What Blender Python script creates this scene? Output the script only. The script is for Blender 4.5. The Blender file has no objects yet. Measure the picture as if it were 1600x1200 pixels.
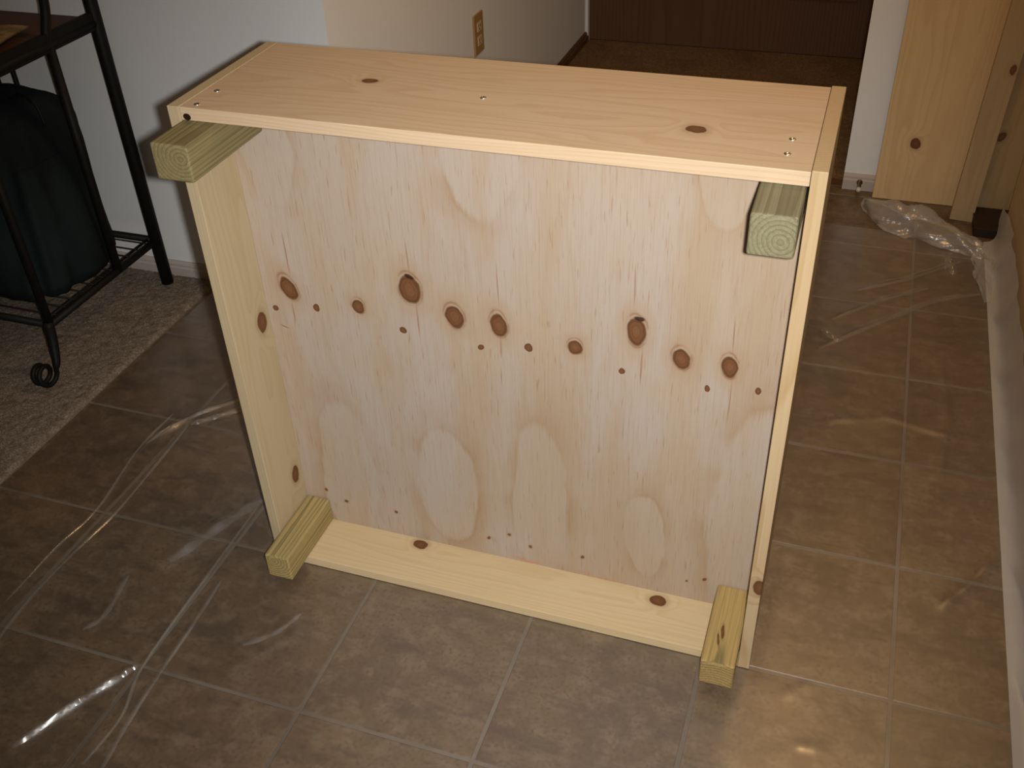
import bpy, bmesh, math, random
import numpy as np
from mathutils import Matrix, Vector

random.seed(7)
rng = np.random.default_rng(11)
scene = bpy.context.scene
C = scene.collection

# ------------------------------------------------------------------ camera
cam_data = bpy.data.cameras.new('camera')
cam_data.sensor_width = 36.0
cam_data.lens = 36.0 * 1587.8 / 1600.0
cam_data.clip_start = 0.02
cam_data.clip_end = 60
cam = bpy.data.objects.new('camera', cam_data)
C.objects.link(cam)
RX, RY, RZ = 0.93083, 0.03620, 0.32865
CAM = Vector((1.9288, -0.8355, 1.4159))
cam.rotation_euler = (RX, RY, RZ)
cam.location = CAM
scene.camera = cam
ROT = cam.rotation_euler.to_matrix()

# ------------------------------------------------------------------ light
world = bpy.data.worlds.new('dim_evening_room')
scene.world = world
world.use_nodes = True
bg = world.node_tree.nodes['Background']
bg.inputs['Color'].default_value = (1.0, 0.62, 0.30, 1)
bg.inputs['Strength'].default_value = 0.055

fl = bpy.data.lights.new('camera_flash', 'SPOT')
fl.energy = 127
fl.color = (1.0, 0.985, 0.95)
fl.shadow_soft_size = 0.012
fl.spot_size = math.radians(80)
fl.spot_blend = 1.0
flash = bpy.data.objects.new('camera_flash', fl)
C.objects.link(flash)
flash.location = CAM + ROT @ Vector((0.034, 0.004, -0.02))
flash.rotation_euler = (RX - math.radians(2), RY, RZ + math.radians(3))

lamp_data = bpy.data.lights.new('kitchen_ceiling_lamp', 'AREA')
lamp_data.shape = 'DISK'; lamp_data.size = 0.5
lamp_data.energy = 10
lamp_data.color = (1.0, 0.60, 0.25)
lamp = bpy.data.objects.new('kitchen_ceiling_lamp', lamp_data)
C.objects.link(lamp)
lamp.location = (1.95, 1.32, 2.38)

scene.view_settings.view_transform = 'Standard'
scene.view_settings.look = 'None'
scene.view_settings.exposure = 0.0
scene.view_settings.gamma = 1.0
scene.view_settings.use_curve_mapping = False

# ------------------------------------------------------------------ helpers
def link(name, me, mat=None, parent=None):
    o = bpy.data.objects.new(name, me)
    C.objects.link(o)
    if mat is not None and me is not None:
        me.materials.clear(); me.materials.append(mat)
    if parent is not None:
        o.parent = parent
    return o

def tag(o, label=None, cat=None, group=None, kind=None):
    if label: o['label'] = label
    if cat: o['category'] = cat
    if group: o['group'] = group
    if kind: o['kind'] = kind
    return o

def empty(name, loc=(0, 0, 0), rot=(0, 0, 0)):
    o = bpy.data.objects.new(name, None)
    o.empty_display_size = 0.05
    C.objects.link(o); o.location = loc; o.rotation_euler = rot
    return o

def pymesh(name, v, f, smooth=False):
    me = bpy.data.meshes.new(name)
    me.from_pydata([tuple(map(float, p)) for p in v], [], f)
    me.update()
    if smooth:
        me.polygons.foreach_set('use_smooth', [True] * len(me.polygons))
    return me

def box_mesh(name, x0, x1, y0, y1, z0, z1, bevel=0.0, seg=2):
    bm = bmesh.new()
    bmesh.ops.create_cube(bm, size=1.0)
    for v in bm.verts:
        v.co = Vector(((x0 + x1) / 2 + v.co.x * (x1 - x0), (y0 + y1) / 2 + v.co.y * (y1 - y0), (z0 + z1) / 2 + v.co.z * (z1 - z0)))
    if bevel > 0:
        bmesh.ops.bevel(bm, geom=bm.edges[:], offset=bevel, segments=seg, profile=0.6, affect='EDGES')
    me = bpy.data.meshes.new(name)
    bm.to_mesh(me); bm.free()
    return me

def tube_vf(path, radii, n=10, base=0):
    """swept round tube along a path of points, returns verts, faces"""
    P = [Vector(p) for p in path]
    if not hasattr(radii, '__len__'): radii = [radii] * len(P)
    V = []; F = []
    up = None
    for i, p in enumerate(P):
        if i == 0: t = P[1] - P[0]
        elif i == len(P) - 1: t = P[-1] - P[-2]
        else: t = (P[i + 1] - P[i]).normalized() + (P[i] - P[i - 1]).normalized()
        t.normalize()
        if up is None:
            up = Vector((0, 0, 1)) if abs(t.z) < 0.9 else Vector((1, 0, 0))
        s = t.cross(up)
        if s.length < 1e-6: s = t.orthogonal()
        s.normalize(); up = s.cross(t).normalized()
        for k in range(n):
            a = 2 * math.pi * k / n
            V.append(p + (s * math.cos(a) + up * math.sin(a)) * radii[i])
    for i in range(len(P) - 1):
        for k in range(n):
            a = base + i * n + k; b = base + i * n + (k + 1) % n
            F.append((a, b, b + n, a + n))
    F.append(tuple(base + k for k in reversed(range(n))))
    F.append(tuple(base + (len(P) - 1) * n + k for k in range(n)))
    return V, F

def tube(name, path, radii, mat, parent, n=10):
    V, F = tube_vf(path, radii, n)
    return link(name, pymesh(name, V, F, True), mat, parent)

def tubes(name, paths, r, mat, parent, n=8):
    V = []; F = []
    for p in paths:
        v, f = tube_vf(p, r, n, len(V)); V += v; F += f
    return link(name, pymesh(name, V, F, True), mat, parent)

def smooth_path(pts, m=8):
    """Catmull-Rom through points"""
    P = [np.array(p, float) for p in pts]
    P = [2 * P[0] - P[1]] + P + [2 * P[-1] - P[-2]]
    out = []
    for i in range(1, len(P) - 2):
        for k in range(m):
            t = k / m
            a, b, c, d = P[i - 1], P[i], P[i + 1], P[i + 2]
            out.append(0.5 * ((2 * b) + (-a + c) * t + (2 * a - 5 * b + 4 * c - d) * t * t + (-a + 3 * b - 3 * c + d) * t ** 3))
    out.append(P[-2])
    return [tuple(p) for p in out]

# ------------------------------------------------------------------ material tools
class NT:
    def __init__(s, name):
        s.mat = bpy.data.materials.new(name); s.mat.use_nodes = True
        s.t = s.mat.node_tree; s.t.nodes.clear()
        s.out = s.t.nodes.new('ShaderNodeOutputMaterial')
    def n(s, kind, **kw):
        nd = s.t.nodes.new(kind)
        for k, v in kw.items(): setattr(nd, k, v)
        return nd
    def l(s, a, b): s.t.links.new(a, b)
    def put(s, sock, v):
        if isinstance(v, bpy.types.NodeSocket): s.l(v, sock)
        elif v is not None: sock.default_value = v
    def math(s, op, a, b=None, c=None, clamp=False):
        nd = s.n('ShaderNodeMath', operation=op, use_clamp=clamp)
        s.put(nd.inputs[0], a); s.put(nd.inputs[1], b); s.put(nd.inputs[2], c)
        return nd.outputs[0]
    def vmath(s, op, a, b=None):
        nd = s.n('ShaderNodeVectorMath', operation=op)
        s.put(nd.inputs[0], a)
        if b is not None: s.put(nd.inputs[1], b)
        return nd.outputs['Value'] if op in ('LENGTH', 'DOT_PRODUCT', 'DISTANCE') else nd.outputs[0]
    def coord(s): return s.n('ShaderNodeTexCoord').outputs['Object']
    def mapping(s, v, loc=(0, 0, 0), rot=(0, 0, 0), sc=(1, 1, 1), kind='POINT'):
        nd = s.n('ShaderNodeMapping', vector_type=kind)
        s.put(nd.inputs['Vector'], v)
        nd.inputs['Location'].default_value = loc; nd.inputs['Rotation'].default_value = rot; nd.inputs['Scale'].default_value = sc
        return nd.outputs[0]
    def noise(s, v, scale=5, detail=4, rough=0.5, col=False):
        nd = s.n('ShaderNodeTexNoise')
        s.put(nd.inputs['Vector'], v); nd.inputs['Scale'].default_value = scale
        nd.inputs['Detail'].default_value = detail; nd.inputs['Roughness'].default_value = rough
        return nd.outputs['Color' if col else 'Fac']
    def ramp(s, f, stops, interp='LINEAR'):
        nd = s.n('ShaderNodeValToRGB'); s.put(nd.inputs[0], f)
        cr = nd.color_ramp; cr.interpolation = interp
        while len(cr.elements) < len(stops): cr.elements.new(0.5)
        for e, (p, c) in zip(cr.elements, stops):
            e.position = p
            e.color = (c, c, c, 1) if not hasattr(c, '__len__') else (*c, 1)
        return nd.outputs[0]
    def mix(s, f, a, b, blend='MIX'):
        nd = s.n('ShaderNodeMix', data_type='RGBA', blend_type=blend)
        s.put(nd.inputs[0], f)
        for sock, v in ((nd.inputs[6], a), (nd.inputs[7], b)):
            if isinstance(v, bpy.types.NodeSocket): s.l(v, sock)
            else: sock.default_value = (*v, 1) if len(v) == 3 else v
        return nd.outputs[2]
    def maprange(s, v, a, b, c=0.0, d=1.0, smooth=True):
        nd = s.n('ShaderNodeMapRange', interpolation_type='SMOOTHSTEP' if smooth else 'LINEAR')
        s.put(nd.inputs[0], v)
        for i, q in enumerate((a, b, c, d)): nd.inputs[i + 1].default_value = q
        return nd.outputs[0]
    def bsdf(s, col, rough=0.6, spec=0.3, metal=0.0, bump=None, bstr=0.2, bdist=0.002, coat=0.0):
        p = s.n('ShaderNodeBsdfPrincipled')
        if isinstance(col, bpy.types.NodeSocket): s.l(col, p.inputs['Base Color'])
        else: p.inputs['Base Color'].default_value = (*col, 1)
        s.put(p.inputs['Roughness'], rough); p.inputs['Specular IOR Level'].default_value = spec
        p.inputs['Metallic'].default_value = metal
        p.inputs['Coat Weight'].default_value = coat
        if bump is not None:
            b = s.n('ShaderNodeBump'); b.inputs['Strength'].default_value = bstr; b.inputs['Distance'].default_value = bdist
            s.l(bump, b.inputs['Height']); s.l(b.outputs[0], p.inputs['Normal'])
        s.l(p.outputs[0], s.out.inputs[0])
        return s.mat

def hexc(r, g, b):
    f = lambda c: (c / 255 / 12.92) if c / 255 <= 0.04045 else ((c / 255 + 0.055) / 1.055) ** 2.4
    return (f(r), f(g), f(b))

KNOT_STOPS = [(0.0, (0.165, 0.070, 0.030)), (0.30, (0.135, 0.050, 0.019)), (0.52, (0.105, 0.035, 0.012)), (0.60, (0.070, 0.022, 0.008))]

def knot_field(s, P, knots):
    """smallest elliptic distance to any knot; a knot is (centre xyz, radii xyz, tilt rotation)"""
    d = None
    for c, r, rot in knots:
        q = s.vmath('LENGTH', s.mapping(P, c, rot, r, 'TEXTURE'))
        d = q if d is None else s.math('MINIMUM', d, q)
    return d

def pine(name, light, dark, grain='X', pith=(0, 0.2, -0.4), ring=0.006, knots=(), wob=0.010, contrast=0.55, tint=None, rough=0.55, spec=0.25, streak=0.25, bend=0.010):
    """solid pine: growth rings round a pith line that runs along the grain axis, bent a little by noise"""
    s = NT(name)
    P = s.coord()
    ax = 'XYZ'.index(grain)
    stretch = [4.0, 4.0, 4.0]; stretch[ax] = 0.55
    warp = s.noise(s.mapping(P, sc=tuple(stretch)), 1.6, 3, 0.5, True)
    w = s.vmath('SCALE', s.vmath('SUBTRACT', warp, (0.5, 0.5, 0.5)))
    w.node.inputs['Scale'].default_value = wob * 6
    Q = s.vmath('ADD', P, w)
    if knots:
        kd = knot_field(s, s.vmath('ADD', P, s_small(s, P)), knots)
        push = s.math('MULTIPLY', s.maprange(kd, 0.6, 3.2, 1.0, 0.0), bend)
        cmb = s.n('ShaderNodeCombineXYZ')
        for i in range(3):
            if i != ax: s.l(push, cmb.inputs[i])
        Q = s.vmath('ADD', Q, cmb.outputs[0])
    sc = [1.0, 1.0, 1.0]; sc[ax] = 0.035
    r = s.vmath('LENGTH', s.mapping(s.vmath('SUBTRACT', Q, pith), sc=tuple(sc)))
    ph = s.math('FRACT', s.math('DIVIDE', r, ring))
    late = s.ramp(ph, [(0.0, 0.0), (0.45, 0.12), (0.80, 0.75), (0.92, 1.0), (1.0, 0.0)])
    fs = [420.0, 420.0, 420.0]; fs[ax] = 6.0
    fine = s.noise(s.mapping(P, sc=tuple(fs)), 1.0, 2, 0.6)
    bs = [7.0, 7.0, 7.0]; bs[ax] = 1.2
    broad = s.noise(s.mapping(P, sc=tuple(bs)), 1.0, 3, 0.55)
    col = s.mix(s.math('MULTIPLY', late, contrast), light, dark)
    col = s.mix(s.math('MULTIPLY', s.maprange(fine, 0.35, 0.75), streak), col, dark)
    t2 = tint or tuple(0.55 * a + 0.45 * b for a, b in zip(light, dark))
    col = s.mix(s.math('MULTIPLY', s.maprange(broad, 0.42, 0.72), 0.45), col, t2)
    h = s.math('ADD', s.math('MULTIPLY', late, 0.5), fine)
    if knots:
        halo = s.maprange(kd, 1.0, 1.8, 0.36, 0.0)
        col = s.mix(halo, col, tuple(0.62 * c for c in dark))
        kr = s.math('FRACT', s.math('MULTIPLY', kd, 3.5))
        kc = s.mix(s.math('MULTIPLY', kr, 0.45), s.ramp(s.math('MULTIPLY', kd, 0.6), KNOT_STOPS), (0.20, 0.095, 0.042))
        col = s.mix(s.maprange(kd, 0.88, 1.06, 1.0, 0.0), col, kc)
    return s.bsdf(col, rough, spec, bump=h, bstr=0.12, bdist=0.0006)

def s_small(s, P):
    nz = s.noise(P, 38.0, 2, 0.5, True)
    v = s.vmath('SCALE', s.vmath('SUBTRACT', nz, (0.5, 0.5, 0.5)))
    v.node.inputs['Scale'].default_value = 0.008
    return v

# ------------------------------------------------------------------ materials of the setting
def m_wall(name, col):
    s = NT(name); P = s.coord()
    n1 = s.noise(P, 90, 4, 0.6); n2 = s.noise(P, 2.2, 3, 0.5)
    c = s.mix(s.maprange(n2, 0.3, 0.7), tuple(0.94 * k for k in col), col)
    return s.bsdf(c, 0.75, 0.2, bump=n1, bstr=0.25, bdist=0.0015)
M_wall = m_wall('painted_wall', (0.79, 0.79, 0.785))
M_base = m_wall('painted_baseboard', (0.47, 0.41, 0.37))

def m_tile():
    s = NT('vinyl_tile_brown')
    P = s.coord()
    info = s.n('ShaderNodeObjectInfo')
    off = s.vmath('SCALE', info.outputs['Location']); off.node.inputs['Scale'].default_value = 3.7
    Q = s.vmath('ADD', P, off)
    big = s.noise(Q, 5.5, 5, 0.62); mid = s.noise(Q, 26, 5, 0.68); fine = s.noise(Q, 150, 3, 0.6)
    vein = s.noise(s.mapping(Q, rot=(0, 0, 0.6), sc=(1, 3.4, 1)), 7, 5, 0.65)
    c = s.ramp(big, [(0.28, (0.085, 0.052, 0.030)), (0.50, (0.133, 0.083, 0.045)), (0.72, (0.184, 0.117, 0.062))])
    c = s.mix(s.math('MULTIPLY', s.maprange(mid, 0.44, 0.66), 0.75), c, (0.204, 0.142, 0.088))
    c = s.mix(s.math('MULTIPLY', s.maprange(vein, 0.50, 0.64), 0.55), c, (0.066, 0.042, 0.026))
    c = s.mix(s.math('MULTIPLY', s.maprange(fine, 0.48, 0.72), 0.60), c, (0.057, 0.035, 0.021))
    rnd = s.math('MULTIPLY_ADD', info.outputs['Random'], 0.22, 0.89)
    c = s.mix(1.0, c, grey(s, rnd), 'MULTIPLY')
    return s.bsdf(c, 0.42, 0.35, bump=s.math('ADD', mid, s.math('MULTIPLY', fine, 0.5)), bstr=0.25, bdist=0.001)
def grey(s, v):
    cb = s.n('ShaderNodeCombineColor')
    for i in range(3): s.l(v, cb.inputs[i])
    return cb.outputs[0]
M_tile = m_tile()
def m_grout():
    s = NT('pale_grout'); P = s.coord()
    n = s.noise(P, 60, 4, 0.6); n2 = s.noise(P, 3.0, 3, 0.5)
    c = s.mix(n, (0.165, 0.135, 0.105), (0.23, 0.195, 0.155))
    c = s.mix(s.maprange(n2, 0.35, 0.7), c, (0.12, 0.090, 0.064))
    return s.bsdf(c, 0.7, 0.2, bump=n, bstr=0.2, bdist=0.001)
M_grout = m_grout()
def m_carpet():
    s = NT('beige_carpet_pile'); P = s.coord()
    n = s.noise(P, 240, 3, 0.7); n2 = s.noise(P, 34, 4, 0.65); n3 = s.noise(P, 3, 3, 0.5)
    c = s.mix(s.maprange(n, 0.3, 0.7), (0.100, 0.080, 0.066), (0.285, 0.235, 0.190))
    c = s.mix(s.math('MULTIPLY', s.maprange(n2, 0.45, 0.68), 0.6), c, (0.090, 0.066, 0.046))
    c = s.mix(s.math('MULTIPLY', n3, 0.3), c, (0.24, 0.18, 0.12))
    return s.bsdf(c, 0.95, 0.05, bump=n, bstr=0.6, bdist=0.004)
M_carpet = m_carpet()
def m_hall():
    s = NT('dark_hall_carpet'); P = s.coord()
    n = s.noise(P, 160, 3, 0.7); n2 = s.noise(P, 5, 4, 0.6)
    c = s.mix(s.maprange(n, 0.3, 0.7), (0.135, 0.080, 0.040), (0.300, 0.185, 0.095))
    c = s.mix(s.math('MULTIPLY', s.maprange(n2, 0.4, 0.7), 0.5), c, (0.110, 0.068, 0.038))
    return s.bsdf(c, 0.95, 0.05, bump=n, bstr=0.5, bdist=0.004)
M_hall = m_hall()
M_darkwood = pine('dark_stained_wood', (0.130, 0.066, 0.035), (0.075, 0.037, 0.020), 'Z', (1.2, 3.0, 0), 0.012, rough=0.45)

# ------------------------------------------------------------------ the setting
T = 0.3048
CARPET_X = 0.335
WALL1_Y = 1.173
WALL2_X = 0.783
WALLR_Y = 2.19
HALL_END = 3.335
RIGHT_X = 2.42

floor = tag(link('floor', box_mesh('floor', CARPET_X - 0.02, RIGHT_X, -1.35, WALLR_Y + 0.03, -0.05, -0.0016), M_grout), 'brown square vinyl floor tiles with pale joints', kind='structure')
tile_protos = {}
def tile_mesh(x0, x1, y0, y1):
    key = (round(x1 - x0, 4), round(y1 - y0, 4))
    if key not in tile_protos:
        w, d = key
        b = 0.0016
        hx, hy = w / 2, d / 2
        v = [(-hx, -hy, -0.004), (hx, -hy, -0.004), (hx, hy, -0.004), (-hx, hy, -0.004),
             (-hx, -hy, -0.0012), (hx, -hy, -0.0012), (hx, hy, -0.0012), (-hx, hy, -0.0012),
             (-hx + b, -hy + b, 0), (hx - b, -hy + b, 0), (hx - b, hy - b, 0), (-hx + b, hy - b, 0)]
        f = [(0, 1, 5, 4), (1, 2, 6, 5), (2, 3, 7, 6), (3, 0, 4, 7), (4, 5, 9, 8), (5, 6, 10, 9), (6, 7, 11, 10), (7, 4, 8, 11), (8, 9, 10, 11)]
        me = pymesh('floor_tile', v, f); me.materials.append(M_tile)
        tile_protos[key] = me
    return tile_protos[key]
G = 0.0034
for i in range(1, 8):
    for j in range(-5, 8):
        xa = max(i * T, CARPET_X) + G; xb = min((i + 1) * T, RIGHT_X) - G
        ya = max(j * T, -1.34) + G; yb = min((j + 1) * T, WALLR_Y) - G
        if xb - xa < 0.01 or yb - ya < 0.01: continue
        if xb < WALL2_X - 0.01 and ya > WALL1_Y - 0.02: continue
        o = link('floor_tile', tile_mesh(xa, xb, ya, yb), None, floor)
        o.location = ((xa + xb) / 2, (ya + yb) / 2, random.uniform(-0.0003, 0.0003))

# carpet: base slab with an uneven pile on top
nx, ny = 250, 300
xs = np.linspace(-0.95, CARPET_X, nx); ys = np.linspace(-0.35, WALL1_Y, ny)
XX, YY = np.meshgrid(xs, ys)
ZZ = 0.006 + rng.normal(0, 0.0016, XX.shape)
edge = np.clip((CARPET_X - XX) / 0.012, 0, 1); ZZ = ZZ * (0.35 + 0.65 * edge) + 0.002
ZZ = np.clip(ZZ, 0.001, 0.0098)
ZZ[:, -1] = -0.001
V = np.stack([XX + rng.normal(0, 0.0012, XX.shape), YY, ZZ], -1).reshape(-1, 3)
idx = np.arange(nx * ny).reshape(ny, nx)
F = np.stack([idx[:-1, :-1], idx[:-1, 1:], idx[1:, 1:], idx[1:, :-1]], -1).reshape(-1, 4)
def npmesh(name, V, F, smooth=True):
    me = bpy.data.meshes.new(name)
    me.vertices.add(len(V)); me.vertices.foreach_set('co', np.asarray(V, np.float32).ravel())
    me.loops.add(F.size); me.loops.foreach_set('vertex_index', F.ravel().astype(np.int32))
    me.polygons.add(len(F)); me.polygons.foreach_set('loop_start', np.arange(0, F.size, F.shape[1], dtype=np.int32))
    me.update(calc_edges=True); me.validate()
    if smooth: me.polygons.foreach_set('use_smooth', np.ones(len(F), bool))
    return me
carpet = tag(link('carpet', npmesh('carpet', V, F), M_carpet), 'mottled beige carpet under the black iron rack', 'carpet', kind='stuff')
hall = tag(link('floor_hall', box_mesh('floor_hall', WALL2_X - 0.05, 2.05, WALLR_Y + 0.03, HALL_END + 0.1, -0.05, 0.004), M_hall), 'dark brown hallway carpet beyond the tiles', kind='structure')
strip = tag(link('trim_1', box_mesh('trim_1', WALL2_X, 1.92, WALLR_Y - 0.005, WALLR_Y + 0.045, -0.001, 0.006, 0.002), M_darkwood), 'dark threshold strip between tiles and hallway', kind='structure')

tag(link('wall_back', box_mesh('wall_back', -1.6, WALL2_X, WALL1_Y, WALL1_Y + 0.12, -0.02, 2.4), M_wall), 'off-white painted wall behind the rack', kind='structure')
tag(link('wall_hall', box_mesh('wall_hall', WALL2_X - 0.12, WALL2_X, WALL1_Y + 0.12, HALL_END, -0.02, 2.4), M_wall), 'off-white hallway wall with the outlet', kind='structure')
tag(link('wall_right', box_mesh('wall_right', 1.915, 3.0, WALLR_Y, WALLR_Y + 0.12, -0.02, 2.4), M_wall), 'off-white wall behind the leaning pine boards', kind='structure')
tag(link('wall_side', box_mesh('wall_side', RIGHT_X, RIGHT_X + 0.1, -1.35, WALLR_Y, -0.02, 2.4), M_wall), 'off-white side wall at the right', kind='structure')
tag(link('wall_hall_far', box_mesh('wall_hall_far', WALL2_X - 0.12, 2.6, HALL_END + 0.05, HALL_END + 0.15, -0.02, 2.4), M_wall), 'wall at the end of the dark hallway', kind='structure')

def baseboard(name, mat, x0, x1, y0, y1, side, label, h=0.05):
    """profiled board: plinth with stepped top"""
    if side == 'y':      # face looks towards -y
        prof = [(y1, 0), (y0, 0), (y0, h * 0.62), (y0 + 0.003, h * 0.70), (y0 + 0.003, h * 0.84), (y0 + 0.008, h), (y1, h)]
        V = [(x, p[0], p[1]) for x in (x0, x1) for p in prof]
    else:                # face looks towards +x
        prof = [(x0, 0), (x1, 0), (x1, h * 0.62), (x1 - 0.003, h * 0.70), (x1 - 0.003, h * 0.84), (x1 - 0.008, h), (x0, h)]
        V = [(p[0], y, p[1]) for y in (y0, y1) for p in prof]
    n = len(prof)
    F = [(k, (k + 1) % n, n + (k + 1) % n, n + k) for k in range(n)] + [tuple(range(n)), tuple(range(2 * n - 1, n - 1, -1))]
    me = pymesh(name, V, F)
    bm = bmesh.new(); bm.from_mesh(me); bmesh.ops.recalc_face_normals(bm, faces=bm.faces[:]); bm.to_mesh(me); bm.free()
    return tag(link(name, me, mat), label, kind='structure')
baseboard('baseboard_back', M_base, -1.6, WALL2_X + 0.012, WALL1_Y - 0.012, WALL1_Y, 'y', 'pale baseboard below the wall behind the rack')
baseboard('baseboard_hall', M_darkwood, WALL2_X, WALL2_X + 0.012, WALL1_Y, HALL_END, 'x', 'dark brown baseboard along the hallway wall', 0.045)
baseboard('baseboard_right', M_base, 1.915, RIGHT_X, WALLR_Y - 0.012, WALLR_Y, 'y', 'pale baseboard beside the doorway')
# door at the end of the hall: panels set into a frame
dr = tag(link('door_1', box_mesh('door_1', WALL2_X + 0.01, 1.95, HALL_END + 0.015, HALL_END + 0.05, 0.008, 2.05), M_darkwood), 'dark brown door at the end of the hallway', kind='structure')
for (a, b) in ((WALL2_X + 0.12, 1.28), (1.40, 1.85)):
    for (c, d) in ((0.22, 0.85), (1.02, 1.9)):
        link('panel', box_mesh('panel', a, b, HALL_END + 0.006, HALL_END + 0.016, c, d, 0.005), M_darkwood, dr)
tag(link('trim_2', box_mesh('trim_2', WALL2_X - 0.004, WALL2_X + 0.012, HALL_END - 0.012, HALL_END + 0.015, 0.0, 2.1, 0.003), M_wall), 'white corner trim where the hallway wall ends', kind='structure')

# ------------------------------------------------------------------ the wooden box frame on its side
BX, BY, BZ, BTH = 1.01362, 0.29690, 0.0022, 0.00217
W, H, D, t = 0.8935, 0.8973, 0.2784, 0.019
PY = 0.1065
frame = empty('wooden_frame', (BX, BY, BZ), (0, 0, BTH))
tag(frame, 'square unfinished pine frame with knotty plywood back and four stub legs, standing on its edge', 'wooden frame')

PK = [(0.0681,0.5492,0.0161,0.0256),(0.2901,0.5818,0.0202,0.0300),(0.3633,0.5429,0.0176,0.0244),(0.4373,0.5404,0.0150,0.0242),(0.1940,0.5343,0.0118,0.0152),(0.5609,0.5224,0.0123,0.0144),(0.6557,0.5670,0.0164,0.0284),(0.7251,0.5315,0.0152,0.0208),(0.7963,0.5303,0.0129,0.0217),(0.0354,0.5060,0.0064,0.0066),(0.1154,0.5197,0.0074,0.0078),(0.2704,0.5017,0.0070,0.0077),(0.4057,0.4931,0.0055,0.0063),(0.4858,0.5070,0.0074,0.0086),(0.6364,0.4925,0.0060,0.0073),(0.7678,0.4855,0.0047,0.0059),(0.8417,0.4962,0.0055,0.0070)]
PN = [(0.0647,0.0974,0.0042,0.0050),(0.1054,0.0764,0.0052,0.0050),(0.2093,0.0762,0.0042,0.0050),(0.3960,0.0625,0.0036,0.0062),(0.4370,0.0827,0.0040,0.0050),(0.4772,0.0631,0.0042,0.0050),(0.5755,0.0646,0.0042,0.0050),(0.7944,0.0757,0.0040,0.0050),(0.7651,0.0614,0.0026,0.0036)]
PO = [(0.1197,0.1460,0.0555,0.1849),(0.3225,0.1667,0.0600,0.1365),(0.4991,0.1751,0.0523,0.1869),(0.6870,0.1507,0.0388,0.0950),(0.4198,0.8514,0.0648,0.1371),(0.7637,0.8341,0.0410,0.0848),(0.0752,0.7954,0.0451,0.1004),(0.86,0.20,0.075,0.27)]
PC = [(0.0755,0.6133,0.0016,0.050),(0.2908,0.6396,0.0016,0.040),(0.2998,0.5286,0.0018,0.042),(0.4385,0.6117,0.0013,0.0457),(0.4397,0.4995,0.0018,0.0249),(0.6508,0.6461,0.0013,0.0428),(0.6656,0.5050,0.0020,0.042),(0.7970,0.5850,0.0013,0.040),(0.8017,0.4706,0.0012,0.0474),(0.0700,0.5017,0.0018,0.0265)]

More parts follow.
